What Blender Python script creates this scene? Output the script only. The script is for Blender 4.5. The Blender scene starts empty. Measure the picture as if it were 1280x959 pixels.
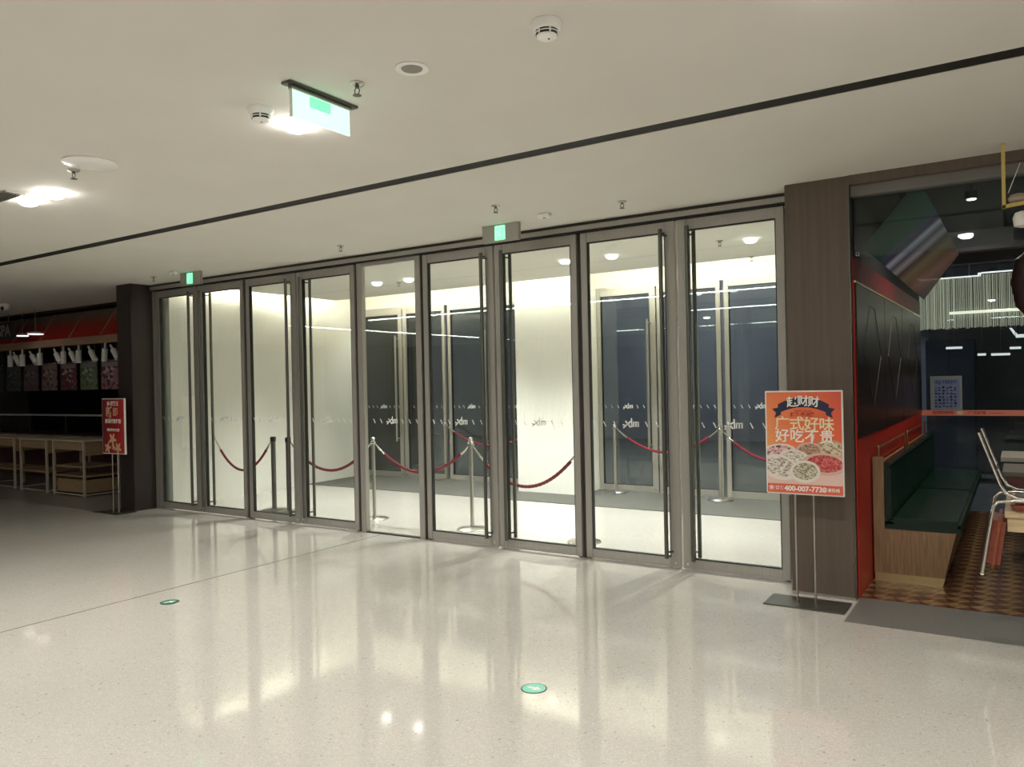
import bpy, bmesh, math, random
from mathutils import Vector, Matrix
random.seed(7)
S = bpy.context.scene
C = S.collection
PI = math.pi

# ------------------------------------------------------------------ camera
def make_camera():
    cd = bpy.data.cameras.new('camera'); co = bpy.data.objects.new('camera', cd); C.objects.link(co)
    yaw, pitch, roll = math.radians(33.04), math.radians(-.127), math.radians(-1.238)
    f = Vector((-math.sin(yaw)*math.cos(pitch), math.cos(yaw)*math.cos(pitch), math.sin(pitch)))
    r = Vector((math.cos(yaw), math.sin(yaw), 0)); u = r.cross(f)
    r2 = r*math.cos(roll) + u*math.sin(roll); u2 = -r*math.sin(roll) + u*math.cos(roll)
    m = Matrix((r2, u2, -f)).transposed().to_4x4(); m.translation = Vector((0, 0, 1.55))
    co.matrix_world = m
    cd.sensor_fit = 'HORIZONTAL'; cd.sensor_width = 36; cd.lens = 975.5/1280*36
    cd.clip_start = .05; cd.clip_end = 200
    S.camera = co
make_camera()

# ------------------------------------------------------------------ world, exposure
w = bpy.data.worlds.new('night'); S.world = w; w.use_nodes = True
w.node_tree.nodes['Background'].inputs[0].default_value = (.42, .46, .60, 1)
w.node_tree.nodes['Background'].inputs[1].default_value = .32
S.view_settings.view_transform = 'Standard'; S.view_settings.look = 'None'
S.view_settings.exposure = -0.35; S.view_settings.gamma = 1; S.view_settings.use_curve_mapping = False

def spot(name, loc, energy, size=2.65, blend=.8, col=(1, .97, .90), rad=.05):
    l = bpy.data.lights.new(name, 'SPOT'); l.energy = energy; l.spot_size = size; l.spot_blend = blend
    l.color = col; l.shadow_soft_size = rad
    o = bpy.data.objects.new(name, l); C.objects.link(o); o.location = loc; return o
HALL_SPOT = 165
VEST_SPOT = 350
LINE = 38.0
COVE = 64.0
# (x, y) of the ceiling downlights of the hall and of the entrance lobby
DL_HALL = [(-5.85, 2.78), (-5.50, 2.78), (-3.12, 2.80), (-.42, 2.80), (2.3, 2.80), (1.3, .90)]  # the off-frame ones at the end are added to brighten the right side
DL_VEST = [(-3.71, 7.76), (-4.28, 7.74), (-6.6, 7.75), (-7.15, 7.75), (-2.2, 7.75)]

def add_facade_fill():  # unseen lamp added outside to brighten the facade behind the inner doors
    l = bpy.data.lights.new('added_facade_fill', 'POINT'); l.energy = 900; l.color = (.80, .86, 1.0); l.shadow_soft_size = .3
    o = bpy.data.objects.new('added_facade_fill', l); C.objects.link(o); o.location = (-6, 14.0, 6.5)
add_facade_fill()

# ------------------------------------------------------------------ materials
MATS = {}
def mat(name, col, rough=.5, metal=0., spec=.5, emit=None, es=0., bump=None, coat=0.):
    m = bpy.data.materials.new(name); m.use_nodes = True
    n = m.node_tree.nodes; b = n['Principled BSDF']
    b.inputs['Base Color'].default_value = (*col, 1); b.inputs['Roughness'].default_value = rough
    b.inputs['Metallic'].default_value = metal; b.inputs['Specular IOR Level'].default_value = spec
    b.inputs['Coat Weight'].default_value = coat; b.inputs['Coat Roughness'].default_value = .05
    if emit:
        b.inputs['Emission Color'].default_value = (*emit, 1); b.inputs['Emission Strength'].default_value = es
    MATS[name] = m
    return m
def nodes(m): return m.node_tree.nodes, m.node_tree.links, m.node_tree.nodes['Principled BSDF']
def ramp(n, stops, interp='LINEAR'):
    r = n.new('ShaderNodeValToRGB'); r.color_ramp.interpolation = interp
    while len(r.color_ramp.elements) < len(stops): r.color_ramp.elements.new(.5)
    for e, (p, c) in zip(r.color_ramp.elements, stops): e.position = p; e.color = (*c, 1)
    return r
def coords(n, kind='Object'):
    t = n.new('ShaderNodeTexCoord'); return t.outputs[kind]
def mapping(n, l, src, scale=(1, 1, 1), rot=(0, 0, 0)):
    m = n.new('ShaderNodeMapping'); m.inputs['Scale'].default_value = scale; m.inputs['Rotation'].default_value = rot
    l.new(src, m.inputs[0]); return m.outputs[0]

def noise_mat(name, c1, c2, scale=20, rough=.5, stretch=(1, 1, 1), metal=0., spec=.5, detail=4, bump=0., lo=.35, hi=.65, coat=0.):
    m = mat(name, c1, rough, metal, spec, coat=coat); n, l, b = nodes(m)
    t = n.new('ShaderNodeTexNoise'); t.inputs['Scale'].default_value = scale; t.inputs['Detail'].default_value = detail
    l.new(mapping(n, l, coords(n), stretch), t.inputs['Vector'])
    r = ramp(n, [(lo, c1), (hi, c2)]); l.new(t.outputs['Fac'], r.inputs[0]); l.new(r.outputs[0], b.inputs['Base Color'])
    if bump:
        bp = n.new('ShaderNodeBump'); bp.inputs['Strength'].default_value = bump; bp.inputs['Distance'].default_value = .002
        l.new(t.outputs['Fac'], bp.inputs['Height']); l.new(bp.outputs[0], b.inputs['Normal'])
    return m

# polished terrazzo
def terrazzo(name, base, dark, light, rough):
    m = mat(name, base, rough, 0, .5); n, l, b = nodes(m)
    co = coords(n)
    v = n.new('ShaderNodeTexVoronoi'); v.inputs['Scale'].default_value = 120; l.new(co, v.inputs['Vector'])
    sep = n.new('ShaderNodeSeparateColor'); l.new(v.outputs['Color'], sep.inputs[0])
    r = ramp(n, [(0, dark), (.010, base), (.80, base), (1, light)]); l.new(sep.outputs[0], r.inputs[0])
    v2 = n.new('ShaderNodeTexVoronoi'); v2.inputs['Scale'].default_value = 260; l.new(co, v2.inputs['Vector'])
    sep2 = n.new('ShaderNodeSeparateColor'); l.new(v2.outputs['Color'], sep2.inputs[0])
    r2 = ramp(n, [(0, (.80, .78, .75)), (.4, (1, 1, 1)), (1, (1.0, 1.0, 1.0))]); l.new(sep2.outputs[1], r2.inputs[0])
    ns = n.new('ShaderNodeTexNoise'); ns.inputs['Scale'].default_value = .9; ns.inputs['Detail'].default_value = 5; l.new(co, ns.inputs['Vector'])
    r3 = ramp(n, [(.3, (.93, .93, .93)), (.7, (1, 1, 1))]); l.new(ns.outputs['Fac'], r3.inputs[0])
    mx = n.new('ShaderNodeMix'); mx.data_type = 'RGBA'; mx.blend_type = 'MULTIPLY'; mx.inputs[0].default_value = 1
    l.new(r.outputs[0], mx.inputs[6]); l.new(r2.outputs[0], mx.inputs[7])
    mx2 = n.new('ShaderNodeMix'); mx2.data_type = 'RGBA'; mx2.blend_type = 'MULTIPLY'; mx2.inputs[0].default_value = 1
    l.new(mx.outputs[2], mx2.inputs[6]); l.new(r3.outputs[0], mx2.inputs[7]); l.new(mx2.outputs[2], b.inputs['Base Color'])
    rr = n.new('ShaderNodeMapRange'); rr.inputs[3].default_value = rough*.8; rr.inputs[4].default_value = rough*1.25
    l.new(ns.outputs['Fac'], rr.inputs[0]); l.new(rr.outputs[0], b.inputs['Roughness'])
    b.inputs['IOR'].default_value = 1.75
    return m
M_terr = terrazzo('terrazzo', (.55, .525, .48), (.30, .27, .23), (.62, .59, .55), .065)
M_terr2 = terrazzo('lobby_terrazzo', (.62, .59, .54), (.38, .34, .30), (.75, .72, .68), .12)
M_slab = noise_mat('grey_stone', (.13, .13, .12), (.20, .195, .18), 90, .35, detail=8)
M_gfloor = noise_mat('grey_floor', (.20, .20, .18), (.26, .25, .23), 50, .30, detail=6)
M_ceil = noise_mat('ceiling_paint', (.71, .685, .62), (.73, .705, .64), 2.0, .85, spec=.2)
M_dark = mat('black_recess', (.012, .010, .009), .5)
M_slot = mat('dark_bronze', (.030, .024, .018), .45, .3)
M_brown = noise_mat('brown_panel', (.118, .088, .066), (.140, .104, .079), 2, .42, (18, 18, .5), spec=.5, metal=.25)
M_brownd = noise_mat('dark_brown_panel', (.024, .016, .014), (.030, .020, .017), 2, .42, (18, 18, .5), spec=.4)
M_frame = noise_mat('brushed_grey_metal', (.36, .345, .31), (.44, .42, .38), 4, .42, (160, 160, 1.2), metal=.55, spec=.5)
M_framed = mat('dark_gasket', (.010, .010, .008), .6)
M_chrome = mat('chrome', (.72, .70, .66), .14, 1.)
M_steel = noise_mat('brushed_steel', (.42, .40, .36), (.60, .57, .52), 5, .28, (120, 120, 1.5), metal=1.)
M_spotw = mat('bright_white', (.92, .90, .86), .45)
M_steeld = mat('dark_steel', (.16, .16, .14), .35, .9)
M_white = mat('white_plastic', (.93, .91, .87), .4)
M_black = mat('black_plastic', (.012, .012, .012), .45)
M_mirror_s = mat('grey_grille', (.28, .26, .23), .6)
M_red_wall = noise_mat('red_paint', (.50, .022, .010), (.56, .028, .012), 3, .4)
M_redband = noise_mat('maroon_band', (.13, .004, .008), (.16, .006, .010), 3, .45)
M_darkpan = mat('dark_wood_panel', (.020, .011, .009), .32, 0, .4)
M_relief = mat('worn_relief', (.050, .040, .034), .55)
M_leather = noise_mat('green_leather', (.004, .026, .014), (.006, .034, .019), 60, .24, bump=.12)
M_wood = noise_mat('oak', (.27, .165, .085), (.40, .255, .135), 5, .45, (14, 14, 1.0), detail=6)
M_woodl = noise_mat('pale_wood', (.50, .37, .20), (.60, .46, .27), 4, .5, (2, 20, 20), detail=5)
M_woodtop = mat('cream_tabletop', (.55, .52, .44), .4)
M_brass = mat('brass', (.62, .46, .22), .28, 1.)
M_brassp = mat('brass_kick', (.72, .55, .28), .32, .6)
M_orange = noise_mat('tan_leather', (.19, .040, .016), (.25, .058, .023), 30, .4)
M_rope = noise_mat('red_velvet', (.15, .008, .020), (.23, .014, .032), 60, .8)
M_yellow = mat('yellow_paint', (.62, .48, .14), .45)
M_mat = noise_mat('entrance_mat', (.080, .080, .072), (.115, .113, .10), 8, .75, (1, 40, 1), detail=3)
M_asph = noise_mat('asphalt', (.10, .10, .10), (.14, .14, .13), 20, .8)
M_fac = noise_mat('plaster_facade', (.24, .24, .27), (.32, .32, .35), .5, .8)

# ribbed white wall
def ribbed(name, col, scale):
    m = mat(name, col, .55); n, l, b = nodes(m)
    wv = n.new('ShaderNodeTexWave'); wv.wave_type = 'BANDS'; wv.bands_direction = 'X'; wv.inputs['Scale'].default_value = scale
    co = coords(n); sp = n.new('ShaderNodeSeparateXYZ'); l.new(co, sp.inputs[0])
    ad = n.new('ShaderNodeMath'); l.new(sp.outputs[0], ad.inputs[0]); l.new(sp.outputs[1], ad.inputs[1])
    cb = n.new('ShaderNodeCombineXYZ'); l.new(ad.outputs[0], cb.inputs[0]); l.new(cb.outputs[0], wv.inputs['Vector'])
    bp = n.new('ShaderNodeBump'); bp.inputs['Strength'].default_value = .35; bp.inputs['Distance'].default_value = .004
    l.new(wv.outputs['Fac'], bp.inputs['Height']); l.new(bp.outputs[0], b.inputs['Normal'])
    r = ramp(n, [(0, tuple(c*.95 for c in col)), (1, col)]); l.new(wv.outputs['Fac'], r.inputs[0]); l.new(r.outputs[0], b.inputs['Base Color'])
    return m
M_rib = ribbed('ribbed_white_panel', (.80, .78, .71), 11)

# glass: clear pane that reflects by Fresnel
def glass(name, tint=(.93, .96, .94), ior=1.5, boost=1.0):
    m = bpy.data.materials.new(name); m.use_nodes = True; n = m.node_tree.nodes; l = m.node_tree.links
    n.clear(); out = n.new('ShaderNodeOutputMaterial'); mx = n.new('ShaderNodeMixShader')
    tr = n.new('ShaderNodeBsdfTransparent'); tr.inputs[0].default_value = (*tint, 1)
    gl = n.new('ShaderNodeBsdfGlossy'); gl.inputs['Roughness'].default_value = .012; gl.inputs[0].default_value = (.95, 1, .97, 1)
    fr = n.new('ShaderNodeFresnel'); fr.inputs[0].default_value = ior
    ge = n.new('ShaderNodeNewGeometry'); io = n.new('ShaderNodeMapRange'); io.inputs[3].default_value = ior; io.inputs[4].default_value = 1/ior
    l.new(ge.outputs['Backfacing'], io.inputs[0]); l.new(io.outputs[0], fr.inputs[0])      # same Fresnel on both faces of the thin pane
    mu = n.new('ShaderNodeMath'); mu.operation = 'MULTIPLY'; mu.inputs[1].default_value = boost; mu.use_clamp = True
    l.new(fr.outputs[0], mu.inputs[0]); l.new(mu.outputs[0], mx.inputs[0]); l.new(tr.outputs[0], mx.inputs[1]); l.new(gl.outputs[0], mx.inputs[2])
    l.new(mx.outputs[0], out.inputs[0]); return m
M_glass = glass('clear_glass')
M_glass2 = glass('tinted_glass', (.80, .86, .88), 1.5, .8)
M_film = glass('film', (.55, .70, .62), 1.5)

def emis(name, col, s):
    return mat(name, (.8, .8, .8), .5, emit=col, es=s)
M_line = emis('linear_diffuser', (1, .985, .94), LINE)
M_cove = emis('cove_strip', (1, .96, .82), COVE)
M_lamp = emis('lamp_lens', (1, .98, .93), 80)
M_lamp2 = emis('recessed_lens', (1, .99, .95), 11)
M_green = emis('exit_green', (.02, .85, .30), 1.7)
M_greenw = emis('exit_pale', (.35, 1.0, .62), 1.5)
M_exitpanel = emis('lit_acrylic', (.52, 1.0, .74), 1.35)
M_ink = mat('ink_black', (.015, .015, .02), .5)
M_navy = mat('navy_print', (.012, .013, .045), .5)
M_whitep = mat('white_print', (.80, .77, .72), .5)
M_cream = mat('cream_print', (.80, .68, .42), .5)
M_redp = mat('red_print', (.35, .03, .015), .5)
M_gold = mat('gold_print', (.70, .42, .25), .5)
M_decal = mat('white_decal', (.92, .92, .90), .5)

# ------------------------------------------------------------------ mesh helpers
class MB:
    def __init__(s): s.bm = bmesh.new()
    def box(s, x0, x1, y0, y1, z0, z1, bev=0., mtx=None):
        r = bmesh.ops.create_cube(s.bm, size=1)
        vs = r['verts']
        for v in vs:
            v.co = Vector(((x0+x1)/2 + v.co.x*(x1-x0), (y0+y1)/2 + v.co.y*(y1-y0), (z0+z1)/2 + v.co.z*(z1-z0)))
        if bev:
            es = list({e for v in vs for e in v.link_edges})
            rr = bmesh.ops.bevel(s.bm, geom=es, offset=bev, segments=2, affect='EDGES', clamp_overlap=True)
            vs = list({v for f in rr['faces'] for v in f.verts} | {v for v in vs if v.is_valid})
        if mtx is not None: bmesh.ops.transform(s.bm, matrix=mtx, verts=vs)
        return s
    def cyl(s, p0, p1, r0, r1=None, seg=20, caps=True):
        p0, p1 = Vector(p0), Vector(p1); r1 = r0 if r1 is None else r1
        d = p1-p0; q = d.to_track_quat('Z', 'Y').to_matrix().to_4x4(); q.translation = (p0+p1)/2
        bmesh.ops.create_cone(s.bm, cap_ends=caps, segments=seg, radius1=r0, radius2=r1, depth=d.length, matrix=q)
        return s
    def lathe(s, prof, c=(0, 0, 0), seg=28, axis='Z'):
        rings = []
        for r, z in prof:
            ring = []
            for k in range(seg):
                a = 2*PI*k/seg; p = Vector((r*math.cos(a), r*math.sin(a), z))
                if axis == 'Y': p = Vector((p.x, p.z, p.y))
                if axis == 'X': p = Vector((p.z, p.x, p.y))
                ring.append(s.bm.verts.new(Vector(c)+p))
            rings.append(ring)
        for a, b in zip(rings, rings[1:]):
            for k in range(seg): s.bm.faces.new((a[k], a[(k+1) % seg], b[(k+1) % seg], b[k]))
        s.bm.faces.new(rings[0][::-1]); s.bm.faces.new(rings[-1]); return s
    def tube(s, pts, r, seg=10, closed=False):
        pts = [Vector(p) for p in pts]; rings = []
        n = len(pts); up = None
        for i, p in enumerate(pts):
            t = (pts[min(i+1, n-1)] - pts[max(i-1, 0)]).normalized()
            if up is None:
                up = t.orthogonal().normalized()
            up = (up - t*up.dot(t)).normalized(); sd = t.cross(up)
            rr = r[i] if isinstance(r, (list, tuple)) else r
            rings.append([s.bm.verts.new(p + (up*math.cos(2*PI*k/seg) + sd*math.sin(2*PI*k/seg))*rr) for k in range(seg)])
        for a, b in zip(rings, rings[1:]):
            for k in range(seg): s.bm.faces.new((a[k], a[(k+1) % seg], b[(k+1) % seg], b[k]))
        s.bm.faces.new(rings[0][::-1]); s.bm.faces.new(rings[-1]); return s
    def prism(s, poly, ax, a, b):
        """poly: 2D points in the plane normal to ax; extruded a..b along ax"""
        def P(u, v, t):
            return {'X': (t, u, v), 'Y': (u, t, v), 'Z': (u, v, t)}[ax]
        A = [s.bm.verts.new(P(u, v, a)) for u, v in poly]; B = [s.bm.verts.new(P(u, v, b)) for u, v in poly]
        s.bm.faces.new(A); s.bm.faces.new(B[::-1])
        n = len(poly)
        for k in range(n): s.bm.faces.new((A[k], B[k], B[(k+1) % n], A[(k+1) % n]))
        return s
    def add_mesh(s, me, mtx):
        b2 = bmesh.new(); b2.from_mesh(me); b2.transform(mtx); t = bpy.data.meshes.new('t'); b2.to_mesh(t); b2.free()
        s.bm.from_mesh(t); bpy.data.meshes.remove(t); return s
    def build(s, name, m, parent=None, smooth=False, loc=None):
        bmesh.ops.recalc_face_normals(s.bm, faces=s.bm.faces)
        me = bpy.data.meshes.new(name); s.bm.to_mesh(me); s.bm.free()
        me.materials.append(m)
        if smooth:
            for p in me.polygons: p.use_smooth = True
            try: me.set_sharp_from_angle(angle=math.radians(38))
            except Exception: pass
        o = bpy.data.objects.new(name, me); C.objects.link(o)
        if parent: o.parent = parent
        if loc: o.location = loc
        return o
def tag(o, label, cat, group=None, kind=None):
    if label: o['label'] = label
    if cat: o['category'] = cat
    if group: o['group'] = group
    if kind: o['kind'] = kind
    return o
def thing(name, label, cat, loc=(0, 0, 0), rz=0., group=None, kind=None):
    o = bpy.data.objects.new(name, None); C.objects.link(o); o.location = loc; o.rotation_euler = (0, 0, rz)
    o.empty_display_size = .1
    return tag(o, label, cat, group, kind)
def struct(name, mb, m, label, cat=None):
    o = mb.build(name, m); return tag(o, label, cat or name.split('_')[0], kind='structure')
def dup(root, loc, label, rz=None, group=None):
    r = root.copy(); C.objects.link(r); r.location = loc; r['label'] = label
    if rz is not None: r.rotation_euler = (0, 0, rz)
    if group: r['group'] = group
    for ch in list(root.children):
        c = ch.copy(); C.objects.link(c); c.parent = r
        for g in list(ch.children):
            d = g.copy(); C.objects.link(d); d.parent = c
    return r
_tx = {}
def text_mesh(body, size, bold=0., ext=.0006, align='CENTER'):
    k = (body, size, bold, align)
    if k in _tx: return _tx[k]
    cu = bpy.data.curves.new('lettering', 'FONT'); cu.body = body; cu.size = size; cu.align_x = align; cu.align_y = 'CENTER'
    cu.extrude = ext; cu.offset = bold*size; cu.resolution_u = 3
    o = bpy.data.objects.new('lettering', cu); C.objects.link(o)
    dg = bpy.context.evaluated_depsgraph_get(); me = bpy.data.meshes.new_from_object(o.evaluated_get(dg))
    bpy.data.objects.remove(o); bpy.data.curves.remove(cu); me.materials.clear()
    _tx[k] = me; return me
UP = Matrix.Rotation(PI/2, 4, 'X')       # text in the XZ plane, read from -Y
def add_text(mb, body, x, z, y, size, bold=0., sx=1., rot=0., align='CENTER'):
    me = text_mesh(body, size, bold, align=align)
    m = Matrix.Translation((x, y, z)) @ UP @ Matrix.Rotation(rot, 4, 'Z') @ Matrix.Scale(sx, 4, (1, 0, 0))
    return mb.add_mesh(me, m)

# ------------------------------------------------------------------ the setting
D = 6.02                                  # front face of the glass doors
CZ = 2.91                                 # ceiling
MX = [-9.45, -8.56, -7.665, -6.775, -5.86, -4.97, -4.09, -3.20, -2.31, -1.44]   # door divisions
struct('floor', MB().box(-20, 9, -10, 5.22, -.2, 0).box(-9.95, -.95, 5.22, 6.10, -.2, 0), M_terr, 'polished speckled beige terrazzo floor of the hall')
struct('floor', MB().box(-9.6, -1.3, 6.10, 8.55, -.2, 0), M_terr2, 'bright terrazzo floor inside the glass lobby')
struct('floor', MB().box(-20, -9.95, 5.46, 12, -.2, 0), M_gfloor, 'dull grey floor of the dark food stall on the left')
struct('floor', MB().box(-20, -9.95, 5.22, 5.46, -.2, 0), M_terr, 'terrazzo edge strip beside the dark food stall')
struct('floor', MB().box(-.95, 9, 5.22, 5.84, -.2, .001), M_slab, 'grey granite threshold slabs before the restaurant')

def tile_mat():
    m = mat('patterned_tile', (.3, .2, .1), .22); n, l, b = nodes(m); co = coords(n)
    mp = mapping(n, l, co, (1, 1, 1), (0, 0, PI/4))
    ck = n.new('ShaderNodeTexChecker'); ck.inputs['Scale'].default_value = 1/.105; ck.inputs[1].default_value = (.060, .014, .008, 1); ck.inputs[2].default_value = (.30, .19, .085, 1)
    l.new(mp, ck.inputs[0])
    ck2 = n.new('ShaderNodeTexChecker'); ck2.inputs['Scale'].default_value = 1/.0742; ck2.inputs[1].default_value = (.11, .028, .014, 1); ck2.inputs[2].default_value = (.30, .18, .085, 1)
    l.new(co, ck2.inputs[0])
    mx = n.new('ShaderNodeMix'); mx.data_type = 'RGBA'; mx.inputs[0].default_value = .4
    l.new(ck.outputs[0], mx.inputs[6]); l.new(ck2.outputs[0], mx.inputs[7]); l.new(mx.outputs[2], b.inputs['Base Color']); return m
M_tile = tile_mat()
struct('floor', MB().box(-.95, 9, 5.84, 10.06, -.2, 0), M_tile, 'red and ochre patterned tile floor of the restaurant')
struct('floor', MB().box(-9.6, -1.3, 8.55, 9.98, -.2, -.004), M_slab, 'recess below the lobby entrance mat')
struct('floor', MB().box(-20, 9, 9.98+.09, 30, -.25, -.02), M_asph, 'dark pavement outside the far doors')

struct('wall_facade', MB().box(-26, 3, 19, 19.4, -.1, 9), M_fac, 'grey blue building across the street at night')
# ceilings
struct('ceiling', MB().box(-20, 9, -10, 3.935, CZ, CZ+.1), M_ceil, 'plain off white ceiling of the hall')
struct('ceiling', MB().box(-20, 9, 4.055, 5.86, CZ, CZ+.1).box(-20, -9.9, 5.86, 6.75, CZ, CZ+.1).box(-9.48, -1.40, 5.86, 6.0, CZ, CZ+.1), M_ceil, 'off white ceiling strip between slot and doors')
struct('trim_1', MB().box(-20, 9, 3.935, 4.055, CZ+.004, CZ+.1), mat('slot_black', (.010, .008, .006), .7), 'dark recessed slot running across the ceiling', 'trim')
struct('trim_2', MB().box(-20, -9.9, 6.75, 6.80, CZ-.03, CZ+.1), M_slot, 'dark ceiling edge above the food stall', 'trim')
struct('trim_3', MB().box(-5.556, -5.550, -4, 5.98, -.0005, .0012), M_slot, 'thin dark joint across the terrazzo', 'trim')
# lobby ceiling floats short of the walls so that hidden strips wash them
struct('ceiling', MB().box(-9.15, -1.45, 6.12, 8.96, CZ, CZ+.06), M_ceil, 'floating white ceiling of the glass lobby')
struct('ceiling', MB().box(-9.9, -1.0, 6.02, 10.1, 3.22, 3.30), M_ceil, 'upper slab above the lobby cove')
struct('trim_4', MB().box(-9.15, -1.45, 8.88, 8.95, CZ+.07, CZ+.12).box(-9.14, -9.07, 6.2, 8.88, CZ+.07, CZ+.12), M_cove, 'warm light strip hidden in the lobby cove', 'trim')
# lobby walls
wl = MB().prism([(-9.30, 6.12), (-9.30, 7.3), (-9.42, 8.2), (-9.5, 9.0), (-9.52, 9.98), (-9.8, 9.98), (-9.8, 6.12)], 'Z', 0, 3.22)
struct('wall_left', wl, M_rib, 'white ribbed left wall of the glass lobby')
struct('wall_right', MB().box(-1.38, -1.02, 6.12, 9.98, 0, 3.22), M_rib, 'white right wall of the glass lobby')
pl = MB().box(-5.96, -5.0, 9.27, 9.98, 0, 3.22, .004)
struct('wall_far', pl, ribbed('lit_ribbed_panel', (.90, .885, .83), 11), 'white ribbed pillar between the inner doors')  # paler ribbed copy, lamplight on the pillar is put into its colour
struct('wall_upper', MB().box(-9.52, -5.96, 9.90, 9.98, 2.84, 3.22).box(-5.0, -1.38, 9.90, 9.98, 2.84, 3.22), M_ceil, 'pale bulkhead above the inner doors')
struct('wall_header', MB().box(-9.9, -1.0, 6.02, 6.11, CZ, 3.3), M_ceil, 'bulkhead over the entrance doors')
# columns
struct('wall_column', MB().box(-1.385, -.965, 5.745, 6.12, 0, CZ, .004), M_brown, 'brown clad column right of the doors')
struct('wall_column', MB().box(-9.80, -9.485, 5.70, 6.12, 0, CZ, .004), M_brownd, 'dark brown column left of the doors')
struct('trim_5', MB().box(-.965, -.957, 5.742, 5.80, 0, CZ), M_steeld, 'thin metal edge on the brown column', 'trim')
struct('trim_6', MB().box(-1.385, -.965, 5.738, 5.745, 0, .018), M_steel, 'thin metal skirting under the brown column', 'trim')
# enclosure of the hall behind the camera
M_back = noise_mat('shop_front', (.10, .09, .08), (.16, .15, .13), 1.0, .4)
struct('wall_back', MB().box(-20, 9, -10.2, -10, 0, CZ), M_back, 'dim shop fronts across the hall')
struct('wall_east', MB().box(9, 9.2, -10, 12, 0, 4), M_back, 'plain wall at the right end of the hall')
struct('wall_west', MB().box(-20.2, -20, -10, 12, 0, 4), M_back, 'plain wall at the left end of the hall')

# header over the doors
h = thing('trim_7', 'dark stepped metal header above the glass doors', 'trim', (-5.45, 5.98, 2.83), kind='structure')
MB().box(-4.03, 4.02, 0, .12, .052, .082).build('header_band', M_slot, h)
MB().box(-4.03, 4.02, -.012, .12, .012, .052).build('header_band', M_frame, h)
MB().box(-4.03, 4.02, .012, .10, -.001, .012).build('shadow_gap', M_framed, h)

# ------------------------------------------------------------------ doors
def slash_marks(mb, xs, z, s=1.):
    for x in xs:
        mb.prism([(x-.014*s, z+.022*s), (x-.006*s, z+.022*s), (x+.016*s, z-.022*s), (x+.008*s, z-.022*s)], 'Y', -.0010, .0010)
def stroke(mb, pts, wd):
    for (x0, z0), (x1, z1) in zip(pts, pts[1:]):
        d = Vector((x1-x0, z1-z0)).normalized()*wd/2; p = Vector((-d.y, d.x))
        mb.prism([(x0-d.x+p.x, z0-d.y+p.y), (x1+d.x+p.x, z1+d.y+p.y), (x1+d.x-p.x, z1+d.y-p.y), (x0-d.x-p.x, z0-d.y-p.y)], 'Y', -.0010, .0010)
def logo(mb, x, z):
    u = .125
    def q(*pp): return [(x+a*u, z+b*u) for a, b in pp]
    stroke(mb, q((-.52, -.05), (-.34, -.10), (.00, .17)), .012)
    stroke(mb, q((-.32, .17), (-.02, -.18)), .012)
    stroke(mb, q((-.34, -.10), (-.50, -.24)), .010)
    stroke(mb, q((.08, .36), (.11, -.16)), .010)
    stroke(mb, q((.22, .13), (.58, .13)), .009)
    for a_ in (.23, .40, .57): stroke(mb, q((a_, .13), (a_, -.14)), .010)
def door(name, x0, x1, y, hinge, label, z1=2.825, full=True, handle=(.09, 2.76), side=-1, bottom=.09):
    """leaf between x0 and x1, front face at y; hinge 'L' or 'R' = side of the plain stile"""
    wd = x1-x0; t = thing(name, label, 'door', (x0, y, 0), kind='structure')
    a, b = (.060, .085) if hinge == 'L' else (.085, .060)
    g = .009
    gx0, gx1 = a+g, wd-b-g; gz0, gz1 = bottom, z1-.085
    fr = MB()
    fr.box(g, a+g, 0, .05, .012, z1, .003).box(wd-b-g, wd-g, 0, .05, .012, z1, .003)
    fr.box(a+g, wd-b-g, .002, .048, .012, gz0, .003).box(a+g, wd-b-g, .002, .048, gz1, z1, .003)
    fr.build('door_frame', M_frame, t)
    gk = MB()
    for (u0, u1, w0, w1) in ((gx0, gx0+.008, gz0, gz1), (gx1-.008, gx1, gz0, gz1), (gx0, gx1, gz0, gz0+.008), (gx0, gx1, gz1-.008, gz1)):
        gk.box(u0, u1, .006, .044, w0, w1)
    gk.build('gasket', M_framed, t)
    p = MB().box(gx0+.004, gx1-.004, .020, .030, gz0+.004, gz1-.004).build('glass_pane', M_glass, t)
    mk = MB(); cx = wd/2; sp = [d for d in (-.335, -.24, -.145, .145, .24, .335) if gx0+.03 < cx+d < gx1-.03]
    slash_marks(mk, [cx+d for d in sp], 1.172); logo(mk, cx, 1.172)
    mk.build('safety_marking', M_decal, p, loc=(0, .0185, 0))
    if handle:
        hx = wd-b-g-.018 if hinge == 'L' else a+g+.018
        hh = MB(); r = .017
        for yy in ((-.052, .102) if side == 0 else (-.052,)):
            hh.cyl((hx, yy, handle[0]), (hx, yy, handle[1]), r, seg=14)
            for zz in (handle[0]+.05, handle[1]-.05):
                hx2 = hx + (.035 if hinge == 'L' else -.035)
                hh.cyl((hx, yy, zz), (hx2, 0 if yy < 0 else .05, zz), .008, seg=8)
        hh.build('pull_handle', M_steeld if side == 0 else M_steel, t, True)
        lk = MB().box(wd/2-.02, wd/2+.02, -.004, .001, .035, .06, .002) if False else MB().cyl((wd-.05 if hinge == 'L' else .05, -.006, .05), (wd-.05 if hinge == 'L' else .05, .002, .05), .012, seg=12)
        lk.build('floor_lock', M_chrome, t, True)
    pv = MB(); px = .03 if hinge == 'L' else wd-.03
    pv.box(px-.018, px+.018, .006, .044, .004, .014)
    pv.build('pivot', M_steeld, t)
    return t
lab = ['first glass door from the left, beside the dark brown column', 'second glass door from the left, behind the left exit box',
       'third glass door from the left, with a dark post standing behind it', 'fourth glass door from the left, before the frameless pane', None,
       'left leaf of the glass door pair under the middle exit box', 'right leaf of the glass door pair under the middle exit box',
       'second glass door from the right end of the row', 'rightmost glass door, next to the brown column']
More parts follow.
